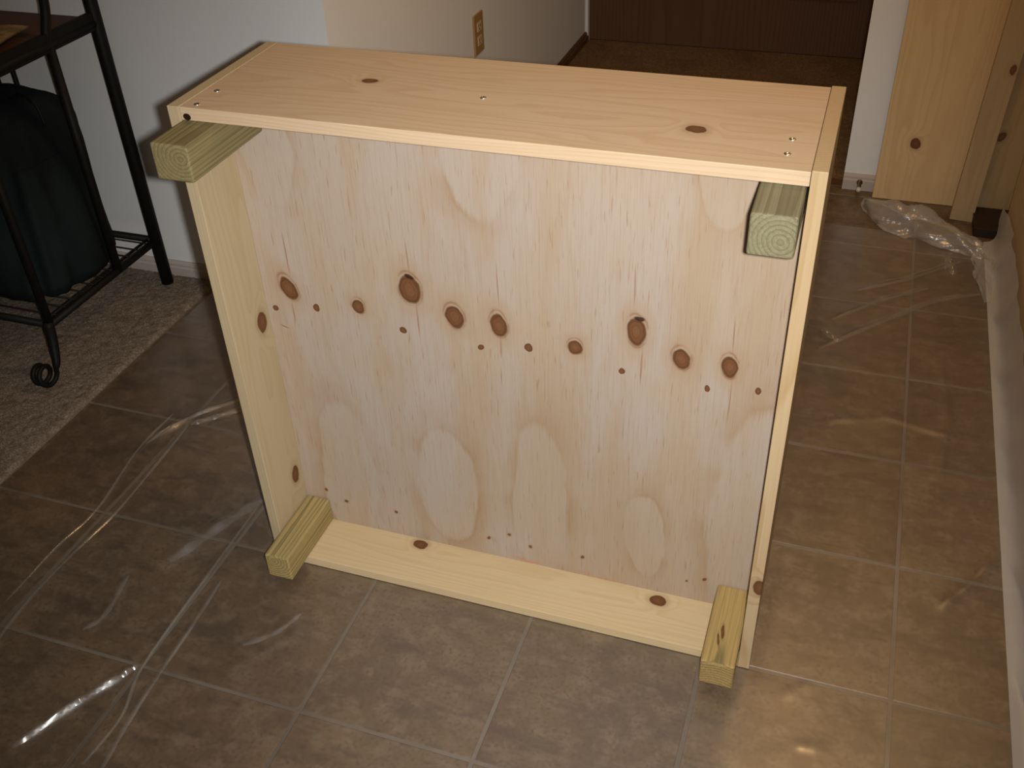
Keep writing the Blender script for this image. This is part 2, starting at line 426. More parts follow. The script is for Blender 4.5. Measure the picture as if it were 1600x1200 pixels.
def m_plywood():
    s = NT('knotty_plywood')
    P = s.coord()
    Pd = s.vmath('ADD', P, s_small(s, P))
    lw = s.noise(P, 7.0, 3, 0.5, True)
    lv = s.vmath('SCALE', s.vmath('SUBTRACT', lw, (0.5, 0.5, 0.5))); lv.node.inputs['Scale'].default_value = 0.045
    Pl = s.vmath('ADD', P, lv)
    # fine vertical grain
    fine = s.noise(s.mapping(P, sc=(520, 520, 14)), 1.0, 3, 0.65)
    pore = s.noise(s.mapping(P, sc=(330, 330, 26)), 1.0, 1, 0.5)
    broad = s.noise(s.mapping(Pl, sc=(16, 16, 2.0)), 1.0, 4, 0.55)
    blot = s.noise(P, 4.5, 3, 0.5)
    lightc = (0.430, 0.358, 0.302); midc = (0.405, 0.305, 0.215); darkc = (0.335, 0.215, 0.120)
    c = s.mix(s.maprange(broad, 0.38, 0.68), lightc, midc)
    c = s.mix(s.math('MULTIPLY', s.maprange(blot, 0.40, 0.68), 0.5), c, (0.435, 0.330, 0.222))
    c = s.mix(s.math('MULTIPLY', s.maprange(fine, 0.42, 0.72), 0.30), c, darkc)
    c = s.mix(s.math('MULTIPLY', s.maprange(pore, 0.62, 0.78), 0.55), c, (0.30, 0.17, 0.085))
    # cathedral ovals
    band = None; inner = None
    jag = s.math('MULTIPLY', s.math('SUBTRACT', s.noise(s.mapping(P, sc=(300, 300, 8)), 1.0, 2, 0.6), 0.5), 0.16)
    for (x, z, rx, rz) in PO:
        d = s.vmath('LENGTH', s.mapping(s.mapping(Pl, sc=(1, 0, 1)), (x, 0, z), (0, 0, 0), (rx, 1, rz), 'TEXTURE'))
        d = s.math('ADD', d, jag)
        b = s.ramp(s.math('MULTIPLY', d, 0.5), [(0.0, 0.0), (0.46, 0.0), (0.50, 1.0), (0.53, 0.62), (0.66, 0.22), (0.78, 0.0)])
        band = b if band is None else s.math('MAXIMUM', band, b)
        i_ = s.maprange(d, 0.9, 1.02, 1.0, 0.0)
        inner = i_ if inner is None else s.math('MAXIMUM', inner, i_)
    c = s.mix(s.math('MULTIPLY', inner, 0.20), c, (0.440, 0.362, 0.290))
    amt = s.math('MULTIPLY', band, s.maprange(s.noise(P, 9.0, 2, 0.5), 0.34, 0.68, 0.08, 0.75))
    c = s.mix(amt, c, (0.345, 0.215, 0.115))
    # cracks running up and down from the knots
    P2 = s.mapping(Pl, sc=(1, 0, 1))
    Pk = s.mapping(Pd, sc=(1, 0, 1))
    P2c = s.vmath('ADD', s.mapping(P, sc=(1, 0, 1)), s.mapping(lv, sc=(0.18, 0, 0.18)))
    cd = knot_field(s, P2c, [((x, 0, z), (rx, 1, rz), (0, 0, 0)) for x, z, rx, rz in PC])
    c = s.mix(s.maprange(cd, 0.4, 1.1, 0.62, 0.0), c, (0.24, 0.11, 0.045))
    # knots
    tilt = [0.35, 0.12, 0.3, 0.15, 0.3, 0.2, 0.08, 0.15, 0.1] + [0.0] * 20
    kd = knot_field(s, Pk, [((x, 0, z), (rx * 0.92, 1, rz * 0.9), (0, -a, 0)) for (x, z, rx, rz), a in zip(PK, tilt)])
    # swirl of grain that wraps the larger knots, teardrop above
    wrap = knot_field(s, Pk, [((x, 0, z + 0.0025), (rx * 1.10, 1, rz * 1.14), (0, -a, 0)) for (x, z, rx, rz), a in list(zip(PK, tilt))[:9]])
    c = s.mix(s.maprange(wrap, 1.0, 2.3, 0.42, 0.0), c, (0.385, 0.255, 0.155))
    ringl = s.ramp(s.math('MULTIPLY', wrap, 0.5), [(0.38, 0.0), (0.44, 0.75), (0.475, 1.0), (0.51, 0.25), (0.60, 0.0)])
    c = s.mix(s.math('MULTIPLY', ringl, s.maprange(s.noise(P, 40, 2, 0.5), 0.35, 0.65, 0.15, 0.85)), c, (0.27, 0.135, 0.060))
    kr = s.math('FRACT', s.math('MULTIPLY', s.math('ADD', kd, s.math('MULTIPLY', s.noise(P, 60, 2, 0.6), 0.5)), 3.2))
    kc = s.ramp(s.math('MULTIPLY', kd, 0.6), [(0.0, (0.180, 0.082, 0.036)), (0.30, (0.145, 0.055, 0.021)), (0.50, (0.100, 0.038, 0.014)), (0.60, (0.070, 0.025, 0.009))])
    kc = s.mix(s.math('MULTIPLY', kr, 0.40), kc, (0.215, 0.115, 0.056))
    c = s.mix(s.maprange(kd, 0.86, 1.06, 1.0, 0.0), c, kc)
    # bark crescents above the two largest knots
    bk = knot_field(s, Pk, [((0.2915, 0, 0.6055), (0.010, 1, 0.0050), (0, 0.3, 0)), ((0.6590, 0, 0.5915), (0.0085, 1, 0.0048), (0, 0.1, 0))])
    c = s.mix(s.maprange(bk, 0.6, 1.1, 0.95, 0.0), c, (0.040, 0.014, 0.007))
    # pin knots
    nd = knot_field(s, Pk, [((x, 0, z), (rx, 1, rz), (0, 0.5, 0)) for x, z, rx, rz in PN])
    c = s.mix(s.maprange(nd, 0.9, 1.8, 0.35, 0.0), c, (0.42, 0.24, 0.11))
    c = s.mix(s.maprange(nd, 0.5, 1.0, 0.92, 0.0), c, (0.130, 0.062, 0.024))
    # short dark crack near the left knot and a trace of red chalk at the bottom edge
    ck = knot_field(s, P2, [((0.047, 0, 0.468), (0.011, 1, 0.0013), (0, 0.35, 0))])
    c = s.mix(s.maprange(ck, 0.5, 1.1, 0.8, 0.0), c, (0.12, 0.055, 0.02))
    rd = knot_field(s, P2, [((0.47, 0, 0.0215), (0.035, 1, 0.0022), (0, 0, 0)), ((0.60, 0, 0.0215), (0.05, 1, 0.0014), (0, 0, 0))])
    c = s.mix(s.maprange(rd, 0.5, 1.1, 0.5, 0.0), c, (0.62, 0.16, 0.08))
    return s.bsdf(c, 0.6, 0.22, bump=fine, bstr=0.10, bdist=0.0006)

M_ply = m_plywood()
K3 = lambda x, y, z, a, b, c, r=(0, 0, 0): ((x, y, z), (a, b, c), r)
M_top = pine('pine_top_board', (0.590, 0.440, 0.295), (0.470, 0.310, 0.172), 'X', (0.30, 0.11, H - 0.28), 0.0058, [K3(0.2395, 0.155, H, 0.0135, 0.0085, 0.03), K3(0.7239, 0.0925, H, 0.0145, 0.0125, 0.03)], 0.016, 0.46, tint=(0.535, 0.370, 0.210), spec=0.45, rough=0.5)
M_bottom = pine('pine_bottom_board', (0.605, 0.470, 0.280), (0.470, 0.310, 0.145), 'X', (0.45, 0.13, -0.24), 0.0050, [K3(0.2597, 0.0920, t, 0.0150, 0.0105, 0.03), K3(0.7201, 0.0858, t, 0.0155, 0.0115, 0.03)], 0.012, 0.30)
M_left = pine('pine_left_board', (0.490, 0.395, 0.250), (0.395, 0.275, 0.135), 'Z', (-0.27, 0.13, 0.4), 0.0055, [K3(t, 0.0831, 0.4882, 0.02, 0.0135, 0.021), K3(t, 0.0836, 0.1449, 0.02, 0.0115, 0.020)], 0.014, 0.36)
M_right = pine('pine_right_board', (0.520, 0.385, 0.225), (0.390, 0.240, 0.105), 'Z', (W - 0.05, 0.30, 0.4), 0.0048, [K3(0.8905, 0.0, 0.1984, 0.0105, 0.03, 0.0155)], 0.007, 0.55)
M_edge = M_top
GREENS = ((0.30, 0.23, 0.10), (0.095, 0.082, 0.036))
def leg_mat(name, pith, tint=(0.270, 0.230, 0.095), light=GREENS[0], knots=()):
    return pine(name, light, GREENS[1], 'Y', pith, 0.0058, knots, 0.0042, 0.62, tint=tint, rough=0.6, spec=0.2, streak=0.45, bend=0.0)

B = 0.0012
link('side_board', box_mesh('side_board', 0, t, 0, D, 0, H, B), M_left, frame)
link('side_board', box_mesh('side_board', W - t, W, 0, D, 0, H + 0.0015, B), M_right, frame)
link('top_board', box_mesh('top_board', t + 0.0004, W - t - 0.0006, 0.0006, D - 0.001, H - t, H - 0.0004, B), M_top, frame)
link('bottom_board', box_mesh('bottom_board', t + 0.0004, W - t - 0.0004, 0.001, D, 0.0, t, B), M_bottom, frame)
link('plywood_panel', box_mesh('plywood_panel', t + 0.0004, W - t - 0.0025, PY, PY + 0.012, t + 0.0002, H - t - 0.0002), M_ply, frame)

L_ = 0.0575
legs = [  # x0, x1, z0, z1, protrusion, pith, tint
    (t + 0.0006, t + 0.0590, H - t - 0.0540, H - t - 0.0004, 0.079, (t + 0.045, 0, H - t - 0.020), (0.165, 0.155, 0.080), (0.270, 0.215, 0.100), ()),
    (W - t - 0.0570, W - t - 0.0030, H - t - 0.0545, H - t - 0.0006, 0.080, (W - t - 0.0150, 0, H - t - 0.034), (0.155, 0.148, 0.094), (0.240, 0.214, 0.130), ()),
    (t + 0.0006, t + 0.0500, t + 0.0004, t + 0.0550, 0.062, (t + 0.018, 0, t + 0.047), (0.260, 0.205, 0.085), (0.440, 0.320, 0.130), ()),
    (W - t - 0.0560, W - t - 0.0010, t + 0.0004, t + 0.0545, 0.064, (W - t - 0.032, 0, t - 0.035), (0.270, 0.190, 0.070), (0.460, 0.310, 0.115), [K3(W - t - 0.031, 0.004, t + 0.0545, 0.0030, 0.0150, 0.006, (0, 0, 0.12)), K3(W - t - 0.036, -0.014, t + 0.0545, 0.0018, 0.013, 0.006, (0, 0, 0.2))]),
]
for i, (xa, xb, za, zb, pr_, pith, tint, lc, kn) in enumerate(legs):
    me = box_mesh('leg', xa, xb, -pr_, PY - 0.0004, za, zb, 0.0045, 3)
    lg = link('leg', me, leg_mat('treated_leg_wood_%d' % i, pith, tint, lc, kn), frame)
    lg['label'] = 'greenish treated timber leg'
# wooden pith hole seen on the top board's edge
sh = NT('bright_steel'); M_steel = sh.bsdf((0.75, 0.74, 0.72), 0.28, 0.5, 1.0)
def nail_mesh():
    V = []; F = []; n = 14
    prof = [(0.0044, 0.0), (0.0046, 0.0007), (0.0040, 0.0012), (0.0018, 0.0013), (0.0012, 0.0006)]
    for r, z in prof:
        for k in range(n):
            a = 2 * math.pi * k / n; V.append((r * math.cos(a), r * math.sin(a), z))
    for i in range(len(prof) - 1):
        for k in range(n): F.append((i * n + k, i * n + (k + 1) % n, (i + 1) * n + (k + 1) % n, (i + 1) * n + k))
    F.append(tuple((len(prof) - 1) * n + k for k in range(n)))
    me = pymesh('screw', V, F, True); me.materials.append(M_steel); return me
NM = nail_mesh()
for (x, y) in ((0.040, 0.067), (0.040, 0.015), (0.843, 0.089), (0.842, 0.044), (0.423, 0.130)):
    o = link('screw', NM, None, frame); o.location = (x, y, H - 0.0005)
    o['label'] = 'shiny steel screw head'
# round knot hole in the edge where top board meets side board
s_ = NT('dark_knot_hole'); M_hole = s_.bsdf((0.02, 0.011, 0.006), 0.9, 0.05)
V = []; F = []; n = 18
for k in range(n):
    a = 2 * math.pi * k / n
    V += [(0.0305 + 0.0062 * math.cos(a), -0.0006, H - t + 0.0055 + 0.0050 * math.sin(a)), (0.0305 + 0.0048 * math.cos(a), 0.0004, H - t + 0.0055 + 0.0038 * math.sin(a))]
for k in range(n):
    F.append((2 * k, 2 * ((k + 1) % n), 2 * ((k + 1) % n) + 1, 2 * k + 1))
F.append(tuple(2 * k + 1 for k in range(n)))
kh = link('knot_hole', pymesh('knot_hole', V, F), M_hole, frame)

# ------------------------------------------------------------------ black iron rack
def m_iron():
    s = NT('black_wrought_iron'); P = s.coord(); n = s.noise(P, 70, 3, 0.6)
    c = s.mix(n, (0.004, 0.0038, 0.0036), (0.010, 0.009, 0.008))
    return s.bsdf(c, 0.55, 0.15, bump=n, bstr=0.15, bdist=0.001)
M_iron = m_iron()
RXP, RYF, RYB, RXL = 0.213, 0.690, 1.115, -0.46
ZL, ZU = 0.142, 0.715
rack = empty('baker_rack', (RXP, RYB, 0))
tag(rack, 'black wrought iron shelf rack with scrolled feet in front of the white wall', 'rack')
def rk(p): return (p[0] - RXP, p[1] - RYB, p[2])
def rtube(name, pts, r, n=10): return tube(name, [rk(p) for p in pts], r, M_iron, rack, n)
for x in (RXP, RXL):
    rtube('post', [(x, RYB, 0.012), (x, RYB, 0.5), (x, RYB, 1.3)], 0.0160, 14)
    sgn = 1 if x > 0 else -1
    # side bar and arched brace above the shelf
    rtube('side_bar', [(x, 0.950, ZL), (x, 0.950, ZU)], 0.0112)
    rtube('scroll_arm', smooth_path([(x, 0.945, ZU), (x, 0.950, ZU + 0.02), (x, 0.972, ZU + 0.075), (x, 0.972, ZU + 0.13), (x, 0.94, ZU + 0.19), (x, 0.90, ZU + 0.25)]), 0.0108)
    rtube('front_post', [(x, RYF, ZL), (x, RYF, ZU)], 0.0095)
    # front foot: bowed leg ending in a double curl
    path = [(x, RYF - 0.004, ZL + 0.01), (x + 0.002, RYF - 0.010, 0.115), (x + 0.010, RYF - 0.024, 0.080), (x + 0.016, RYF - 0.036, 0.058)]
    cx, cy, cz = x + 0.014, RYF - 0.064, 0.0395
    n_ = 34
    for k in range(n_ + 1):
        a = 0.2 - 2 * math.pi * 1.95 * k / n_
        rr = 0.0235 - 0.002 * k / n_
        path.append((cx - 0.036 * sgn * k / n_, cy + rr * math.cos(a), cz + rr * math.sin(a)))
    rads = [0.0125, 0.0125, 0.0110, 0.0090] + [0.0058] * (n_ + 1)
    fp = smooth_path(path, 3)
    rr = np.interp(np.linspace(0, 1, len(fp)), np.linspace(0, 1, len(rads)), rads)
    rtube('scroll_foot', fp, list(rr))
for z, rw in ((ZL, 0.0098), (ZU, 0.0115)):
    for x in (RXP, RXL):
        rtube('side_rail', [(x, RYF - 0.006, z), (x, RYB, z)], rw)
        if z == ZL: rtube('inner_rail', [(x - (0.022 if x > 0 else -0.022), RYF, z + 0.002), (x - (0.022 if x > 0 else -0.022), RYB, z + 0.002)], 0.0035, 8)
    rtube('front_rail', [(RXL, RYF, z), (RXP, RYF, z)], rw * 0.9)
    rtube('back_rail', [(RXL, RYB, z), (RXP, RYB, z)], rw * (1.0 if z == ZL else 0.7))
# lower wire shelf
y = RYF + 0.035
while y < RYB - 0.01:
    rtube('shelf_wire', [(RXL, y, ZL + 0.004), (RXP, y, ZL + 0.004)], 0.0022, 6)
    y += 0.036
for x in (-0.083, -0.140, -0.27):
    rtube('back_bar', [(x, RYB, ZL), (x, RYB, ZU)], 0.0062)
# side lip of the upper shelf is a flat band
link('shelf_band', box_mesh('shelf_band', -0.006, 0.008, RYF - RYB - 0.006, 0.0, ZU - 0.014, ZU + 0.026, 0.002), M_iron, rack)
M_shelf = pine('reddish_shelf_wood', (0.085, 0.036, 0.022), (0.045, 0.018, 0.011), 'X', (0, 0.3, 0.2), 0.012, rough=0.5)
link('upper_shelf', box_mesh('upper_shelf', RXL - RXP + 0.008, -0.007, RYF - RYB + 0.006, -0.010, ZU + 0.000, ZU + 0.014, 0.002), M_shelf, rack)

# folded paper mat on the upper shelf
s = NT('tan_paper'); P = s.coord(); nn = s.noise(P, 16, 4, 0.6)
M_paper = s.bsdf(s.ramp(nn, [(0.35, (0.20, 0.13, 0.055)), (0.5, (0.36, 0.26, 0.13)), (0.62, (0.23, 0.11, 0.04)), (0.7, (0.38, 0.30, 0.17))]), 0.7, 0.15)
V = []; F = []
nu, nv = 14, 10
for j in range(nv):
    for i in range(nu):
        u, v = i / (nu - 1), j / (nv - 1)
        V.append((-0.20 + 0.34 * u, -0.11 + 0.20 * v, 0.002 + 0.007 * math.sin(u * 7 + v * 2) ** 2 + 0.012 * max(0, u - 0.75)))
top_n = len(V)
V += [(a, b, c + 0.0025) for a, b, c in V]
for L0, flip in ((0, True), (top_n, False)):
    for j in range(nv - 1):
        for i in range(nu - 1):
            q = (L0 + j * nu + i, L0 + j * nu + i + 1, L0 + (j + 1) * nu + i + 1, L0 + (j + 1) * nu + i)
            F.append(q[::-1] if flip else q)
mat_o = link('paper_mat', pymesh('paper_mat', V, F, True), M_paper)
mat_o.location = (0.020, 0.870, ZU + 0.0145); mat_o.rotation_euler = (0, 0, 0.25)
tag(mat_o, 'tan patterned paper lying on the upper shelf of the iron rack', 'paper')

# dark cloth bag standing on the lower shelf
def m_cloth():
    s = NT('dark_teal_cloth'); P = s.coord()
    n = s.noise(P, 260, 2, 0.6); n2 = s.noise(s.mapping(P, sc=(3, 3, 1)), 3.5, 3, 0.5)
    c = s.mix(s.maprange(n2, 0.35, 0.7), (0.006, 0.009, 0.009), (0.012, 0.019, 0.020))
    c = s.mix(s.math('MULTIPLY', n, 0.4), c, (0.005, 0.006, 0.006))
    return s.bsdf(c, 0.9, 0.1, bump=n, bstr=0.3, bdist=0.001)
M_cloth = m_cloth()
bag = empty('cloth_bag', (0.015, 0.885, ZL + 0.008))
tag(bag, 'dark teal cloth bag slumped on the lower wire shelf of the rack', 'bag')
NA, NZ = 120, 60
V = []; F = []
HT = 0.445
for k in range(NZ + 1):
    f = k / NZ
    z = HT * f
    wx = 0.178 * (1.0 - 0.05 * f); wy = 0.145 * (1.0 - 0.12 * f)
    if f > 0.80:
        g = (f - 0.80) / 0.20
        s_c = math.sqrt(max(0.0, 1 - g ** 2.3)) ; wx *= 0.06 + 0.94 * s_c; wy *= 0.03 + 0.97 * s_c
    if f < 0.06:
        wx *= 0.90 + 0.10 * (f / 0.06); wy *= 0.90 + 0.10 * (f / 0.06)
    for a_ in range(NA):
        a = 2 * math.pi * a_ / NA
        ca, sa = math.cos(a), math.sin(a)
        e = 0.62
        px = math.copysign(abs(ca) ** e, ca); py = math.copysign(abs(sa) ** e, sa)
        fold = (math.sin(a * 9 + 2.2 * math.sin(z * 9)) * 0.6 + math.sin(a * 17 + 5 * z + 1.3) * 0.4) * (0.010 * (1 - f) ** 0.6 + 0.002)
        sag = 0.006 * math.sin(a * 3 + 14 * z)
        V.append((px * (wx + fold + sag) * (1 - 0.34 * f ** 2.2 if px > 0 else 1), py * (wy + fold + sag) + 0.075 * f, z - (0.014 * max(0, px) * f if f > 0.7 else 0)))
for k in range(NZ):
    for a_ in range(NA):
        F.append((k * NA + a_, k * NA + (a_ + 1) % NA, (k + 1) * NA + (a_ + 1) % NA, (k + 1) * NA + a_))
F.append(tuple(reversed(range(NA)))); F.append(tuple(NZ * NA + q for q in range(NA)))
link('bag_body', pymesh('bag_body', V, F, True), M_cloth, bag)
tube('bag_handle', smooth_path([(0.03, 0.07, HT - 0.020), (0.07, 0.065, HT - 0.004), (0.11, 0.06, HT - 0.022), (0.125, 0.055, HT - 0.070)], 6), 0.0035, M_iron, bag, 8)

# ------------------------------------------------------------------ outlet on the hallway wall
s = NT('tan_outlet_plastic'); M_outlet = s.bsdf((0.36, 0.215, 0.075), 0.4, 0.4)
s = NT('ivory_outlet_socket'); M_socket = s.bsdf((0.55, 0.44, 0.28), 0.4, 0.4)
s = NT('outlet_slot'); M_slot = s.bsdf((0.02, 0.015, 0.01), 0.8, 0.1)
OY, OZ = 2.085, 0.425
outlet = empty('wall_outlet', (WALL2_X, OY, OZ))
tag(outlet, 'tan double wall outlet on the hallway wall', 'outlet')
link('cover_plate', box_mesh('cover_plate', 0.0004, 0.0065, -0.038, 0.038, -0.060, 0.060, 0.002), M_outlet, outlet)
for dz in (0.021, -0.021):
    so = link('socket', box_mesh('socket', 0.0060, 0.0085, -0.0165, 0.0165, dz - 0.0140, dz + 0.0140, 0.0012), M_socket, outlet)
    for dy in (-0.0065, 0.0065):
        link('slot', box_mesh('slot', 0.0083, 0.0088, dy - 0.0013, dy + 0.0013, dz - 0.002, dz + 0.007), M_slot, so)
    link('slot', box_mesh('slot', 0.0083, 0.0088, -0.0022, 0.0022, dz - 0.0095, dz - 0.005), M_slot, so)
sc_ = link('plate_screw', NM, None, outlet); sc_.location = (0.0062, 0, 0); sc_.rotation_euler = (0, math.pi / 2, 0); sc_.scale = (0.6, 0.6, 0.6)

# door stop screwed to the baseboard beside the doorway
stop = empty('door_stop', (1.964, WALLR_Y - 0.0125, 0.028))
tag(stop, 'small brass door stop on the pale baseboard beside the doorway', 'door stop')
s = NT('worn_brass'); M_brass = s.bsdf((0.16, 0.11, 0.06), 0.4, 0.5, 0.8)
s = NT('white_rubber'); M_rub = s.bsdf((0.55, 0.52, 0.48), 0.6, 0.3)
tube('base', [(0, 0, 0), (0, -0.004, 0)], 0.0085, M_brass, stop, 14)
hel = [(0.0048 * math.cos(k * 0.7), -0.004 - 0.0007 * k, 0.0048 * math.sin(k * 0.7)) for k in range(64)]
tube('spring', hel, 0.0011, M_brass, stop, 6)
tube('rubber_tip', [(0, -0.047, 0), (0, -0.052, 0), (0, -0.060, 0)], [0.0065, 0.0075, 0.0055], M_rub, stop, 12)

# ------------------------------------------------------------------ pine boards at the right
def board(name, w, h, th, mat, matrix, label):
    me = box_mesh(name, 0, w, 0, th, 0, h, 0.0015)
    o = link(name, me, mat)
    o.matrix_world = matrix
    return tag(o, label, 'board', 'pine boards leaning at the right')
def lean(loc, ry=0.0, rx=0.0, rz=0.0):
    return Matrix.Translation(loc) @ Matrix.Rotation(rz, 4, 'Z') @ Matrix.Rotation(rx, 4, 'X') @ Matrix.Rotation(ry, 4, 'Y')
M_b1 = pine('pine_wide_board', (0.660, 0.475, 0.250), (0.520, 0.325, 0.150), 'Z', (0.15, 0.16, 0.5), 0.0095, [K3(0.090, 0, 0.180, 0.0145, 0.03, 0.017)], 0.016, 0.45)
M_b2 = pine('pine_narrow_board', (0.420, 0.300, 0.165), (0.320, 0.205, 0.095), 'Z', (0.03, 0.13, 0.5), 0.009, [K3(0.050, 0, 0.440, 0.008, 0.03, 0.014)], 0.010, 0.35)
M_b3 = pine('pine_tilted_board', (0.380, 0.265, 0.135), (0.280, 0.165, 0.070), 'Z', (0.06, 0.16, 0.5), 0.010, [K3(0.03, 0, 0.215, 0.010, 0.03, 0.016, (0, 0.5, 0))], 0.012, 0.40)
M_b4 = pine('pine_long_board', (0.52, 0.385, 0.23), (0.42, 0.28, 0.145), 'Y', (0.16, 0.5, 0.15), 0.010, [], 0.012, 0.40)
board('pine_board', 0.292, 1.75, t, M_b1, lean((2.006, 2.137, 0.0016), rx=-0.014), 'wide knotty pine board standing upright against the white wall')
board('pine_board', 0.062, 1.60, t, M_b2, lean((2.224, 2.050, 0.0016), ry=0.040, rx=-0.030), 'narrow pine board leaning in front of the wide upright board')
board('pine_board', 0.180, 1.50, t, M_b3, lean((2.268, 2.100, 0.026), ry=0.060, rx=-0.02), 'greyish pine board tilted above the small dark shape')
board('pine_board', t, 0.290, 1.62, M_b4, lean((2.352, 0.30, 0.0016)), 'long pine board standing on its edge along the right wall, under plastic')

M_dkshape = pine('dark_shape_brown', (0.030, 0.016, 0.010), (0.014, 0.008, 0.005), 'X', (0, 0.3, 0.3), 0.01, rough=0.6)
dk = empty('dark_shape', (2.285, 1.960, 0.0016))  # low dark brown block for an unidentified dark shape by the boards
tag(dk, 'small dark brown shape on the floor at the foot of the pine boards', 'box')
link('shape_body', box_mesh('shape_body', 0, 0.105, 0, 0.132, 0, 0.022, 0.002), M_dkshape, dk)
link('shape_top', box_mesh('shape_top', -0.002, 0.107, -0.002, 0.134, 0.022, 0.028, 0.002), M_dkshape, dk)

# ------------------------------------------------------------------ clear plastic drop sheet
def m_plastic(name, fac_min, rough, haze, sharp):
    s = NT(name)
    tr = s.n('ShaderNodeBsdfTransparent'); tr.inputs[0].default_value = (0.985, 0.98, 0.975, 1)
    gl = s.n('ShaderNodeBsdfGlossy'); gl.inputs['Roughness'].default_value = rough; gl.inputs['Color'].default_value = (1, 1, 1, 1)
    df = s.n('ShaderNodeBsdfDiffuse'); df.inputs['Color'].default_value = (0.8, 0.78, 0.76, 1)
    lw = s.n('ShaderNodeLayerWeight'); lw.inputs['Blend'].default_value = 0.5
    P = s.coord(); nz = s.noise(P, 45, 4, 0.65)
    b = s.n('ShaderNodeBump'); b.inputs['Strength'].default_value = 0.12; b.inputs['Distance'].default_value = 0.003
    s.l(nz, b.inputs['Height']); s.l(b.outputs[0], gl.inputs['Normal'])
    g2 = s.n('ShaderNodeBsdfGlossy'); g2.inputs['Roughness'].default_value = 0.13; g2.inputs['Color'].default_value = (1, 1, 1, 1)
    gm = s.n('ShaderNodeMixShader'); gm.inputs[0].default_value = sharp
    s.l(gl.outputs[0], gm.inputs[1]); s.l(g2.outputs[0], gm.inputs[2])
    f5 = s.math('POWER', lw.outputs['Facing'], 4.0)
    f2 = s.math('MULTIPLY_ADD', f5, 0.45, 0.065 + fac_min, clamp=True)
    m1 = s.n('ShaderNodeMixShader'); m1.inputs[0].default_value = haze
    s.l(tr.outputs[0], m1.inputs[1]); s.l(df.outputs[0], m1.inputs[2])
    m2 = s.n('ShaderNodeMixShader'); s.l(f2, m2.inputs[0]); s.l(m1.outputs[0], m2.inputs[1]); s.l(gm.outputs[0], m2.inputs[2])
    s.l(m2.outputs[0], s.out.inputs[0])
    return s.mat
M_plastic = m_plastic('clear_plastic_sheet', 0.095, 0.42, 0.006, 0.18)
M_drape = m_plastic('draped_plastic', 0.02, 0.40, 0.46, 0.1)
M_bunch = m_plastic('bunched_plastic', 0.02, 0.30, 0.20, 0.2)

RIDGES = [  # polyline, width, height
    ([(0.809,-0.201),(0.849,-0.108),(0.870,-0.069),(0.893,-0.030),(0.906,-0.002)], 0.0075, 0.012),
    ([(0.939,-0.192),(0.943,-0.098),(0.916,0.002),(0.909,0.215),(0.904,0.414)], 0.0055, 0.0030),
    ([(0.961,-0.106),(0.953,0.001),(0.949,0.099),(0.941,0.208)], 0.006, 0.0022),
    ([(0.804,0.192),(0.821,0.240),(0.849,0.321),(0.893,0.420)], 0.020, 0.015),
    ([(0.564,0.525),(0.598,0.613),(0.665,0.699),(0.74,0.78)], 0.010, 0.012),
    ([(0.617,0.602),(0.685,0.667),(0.74,0.72)], 0.010, 0.012),
    ([(0.581,0.049),(0.580,0.185),(0.588,0.311),(0.556,0.489),(0.557,0.623)], 0.0055, 0.0030),
    ([(0.640,-0.15),(0.621,0.053),(0.622,0.180),(0.616,0.308),(0.609,0.450),(0.608,0.597)], 0.006, 0.0022),
    ([(0.764,0.035),(0.780,0.078),(0.762,0.170)], 0.008, 0.003),
    ([(2.001,1.581),(2.124,1.675),(2.252,1.803)], 0.008, 0.009),
    ([(1.949,1.424),(2.066,1.550),(2.173,1.638)], 0.008, 0.008),
    ([(1.931,1.288),(2.099,1.481),(2.204,1.588),(2.300,1.644)], 0.009, 0.008),
    ([(2.219,1.812),(2.235,1.729)], 0.010, 0.014),
    ([(1.93,1.364),(1.972,1.328)], 0.010, 0.007),
    ([(1.995,0.178),(2.043,0.183)], 0.010, 0.0012),
    ([(1.075,0.108),(1.101,0.131),(1.124,0.184)], 0.008, 0.003),
    ([(1.04,0.02),(1.09,0.07),(1.15,0.17)], 0.010, 0.003),
    ([(1.960,0.253),(2.003,0.291),(2.031,0.317)], 0.012, 0.0015),
    ([(2.20,0.52),(2.26,0.60),(2.31,0.70)], 0.010, 0.006),
    ([(0.72,-0.25),(0.74,-0.05),(0.75,0.12)], 0.010, 0.0025),
    ([(1.02,-0.35),(1.03,-0.2),(1.06,-0.05)], 0.012, 0.0025),
    ([(1.35,-0.25),(1.45,-0.05),(1.50,0.16)], 0.012, 0.0020),
    ([(1.95,1.00),(2.10,1.06),(2.25,1.02)], 0.012, 0.004),
    ([(2.20,0.85),(2.22,1.1),(2.20,1.35)], 0.010, 0.004),
]
x_end = 2.318
gx = np.arange(0.350, x_end, 0.0065); gy = np.arange(-0.90, 1.935, 0.0065)
XX, YY = np.meshgrid(gx, gy)
ZZ = np.full(XX.shape, 0.0011)
def wav(X, Y, fx, fy, ph): return np.sin(X * fx + Y * fy + ph)
und = (wav(XX, YY, 9, 4, 0.3) * wav(XX, YY, -5, 11, 1.0) + 0.6 * wav(XX, YY, 21, 13, 2.0) * wav(XX, YY, 7, -18, .4))
ZZ += 0.0005 * (und + 1.6)
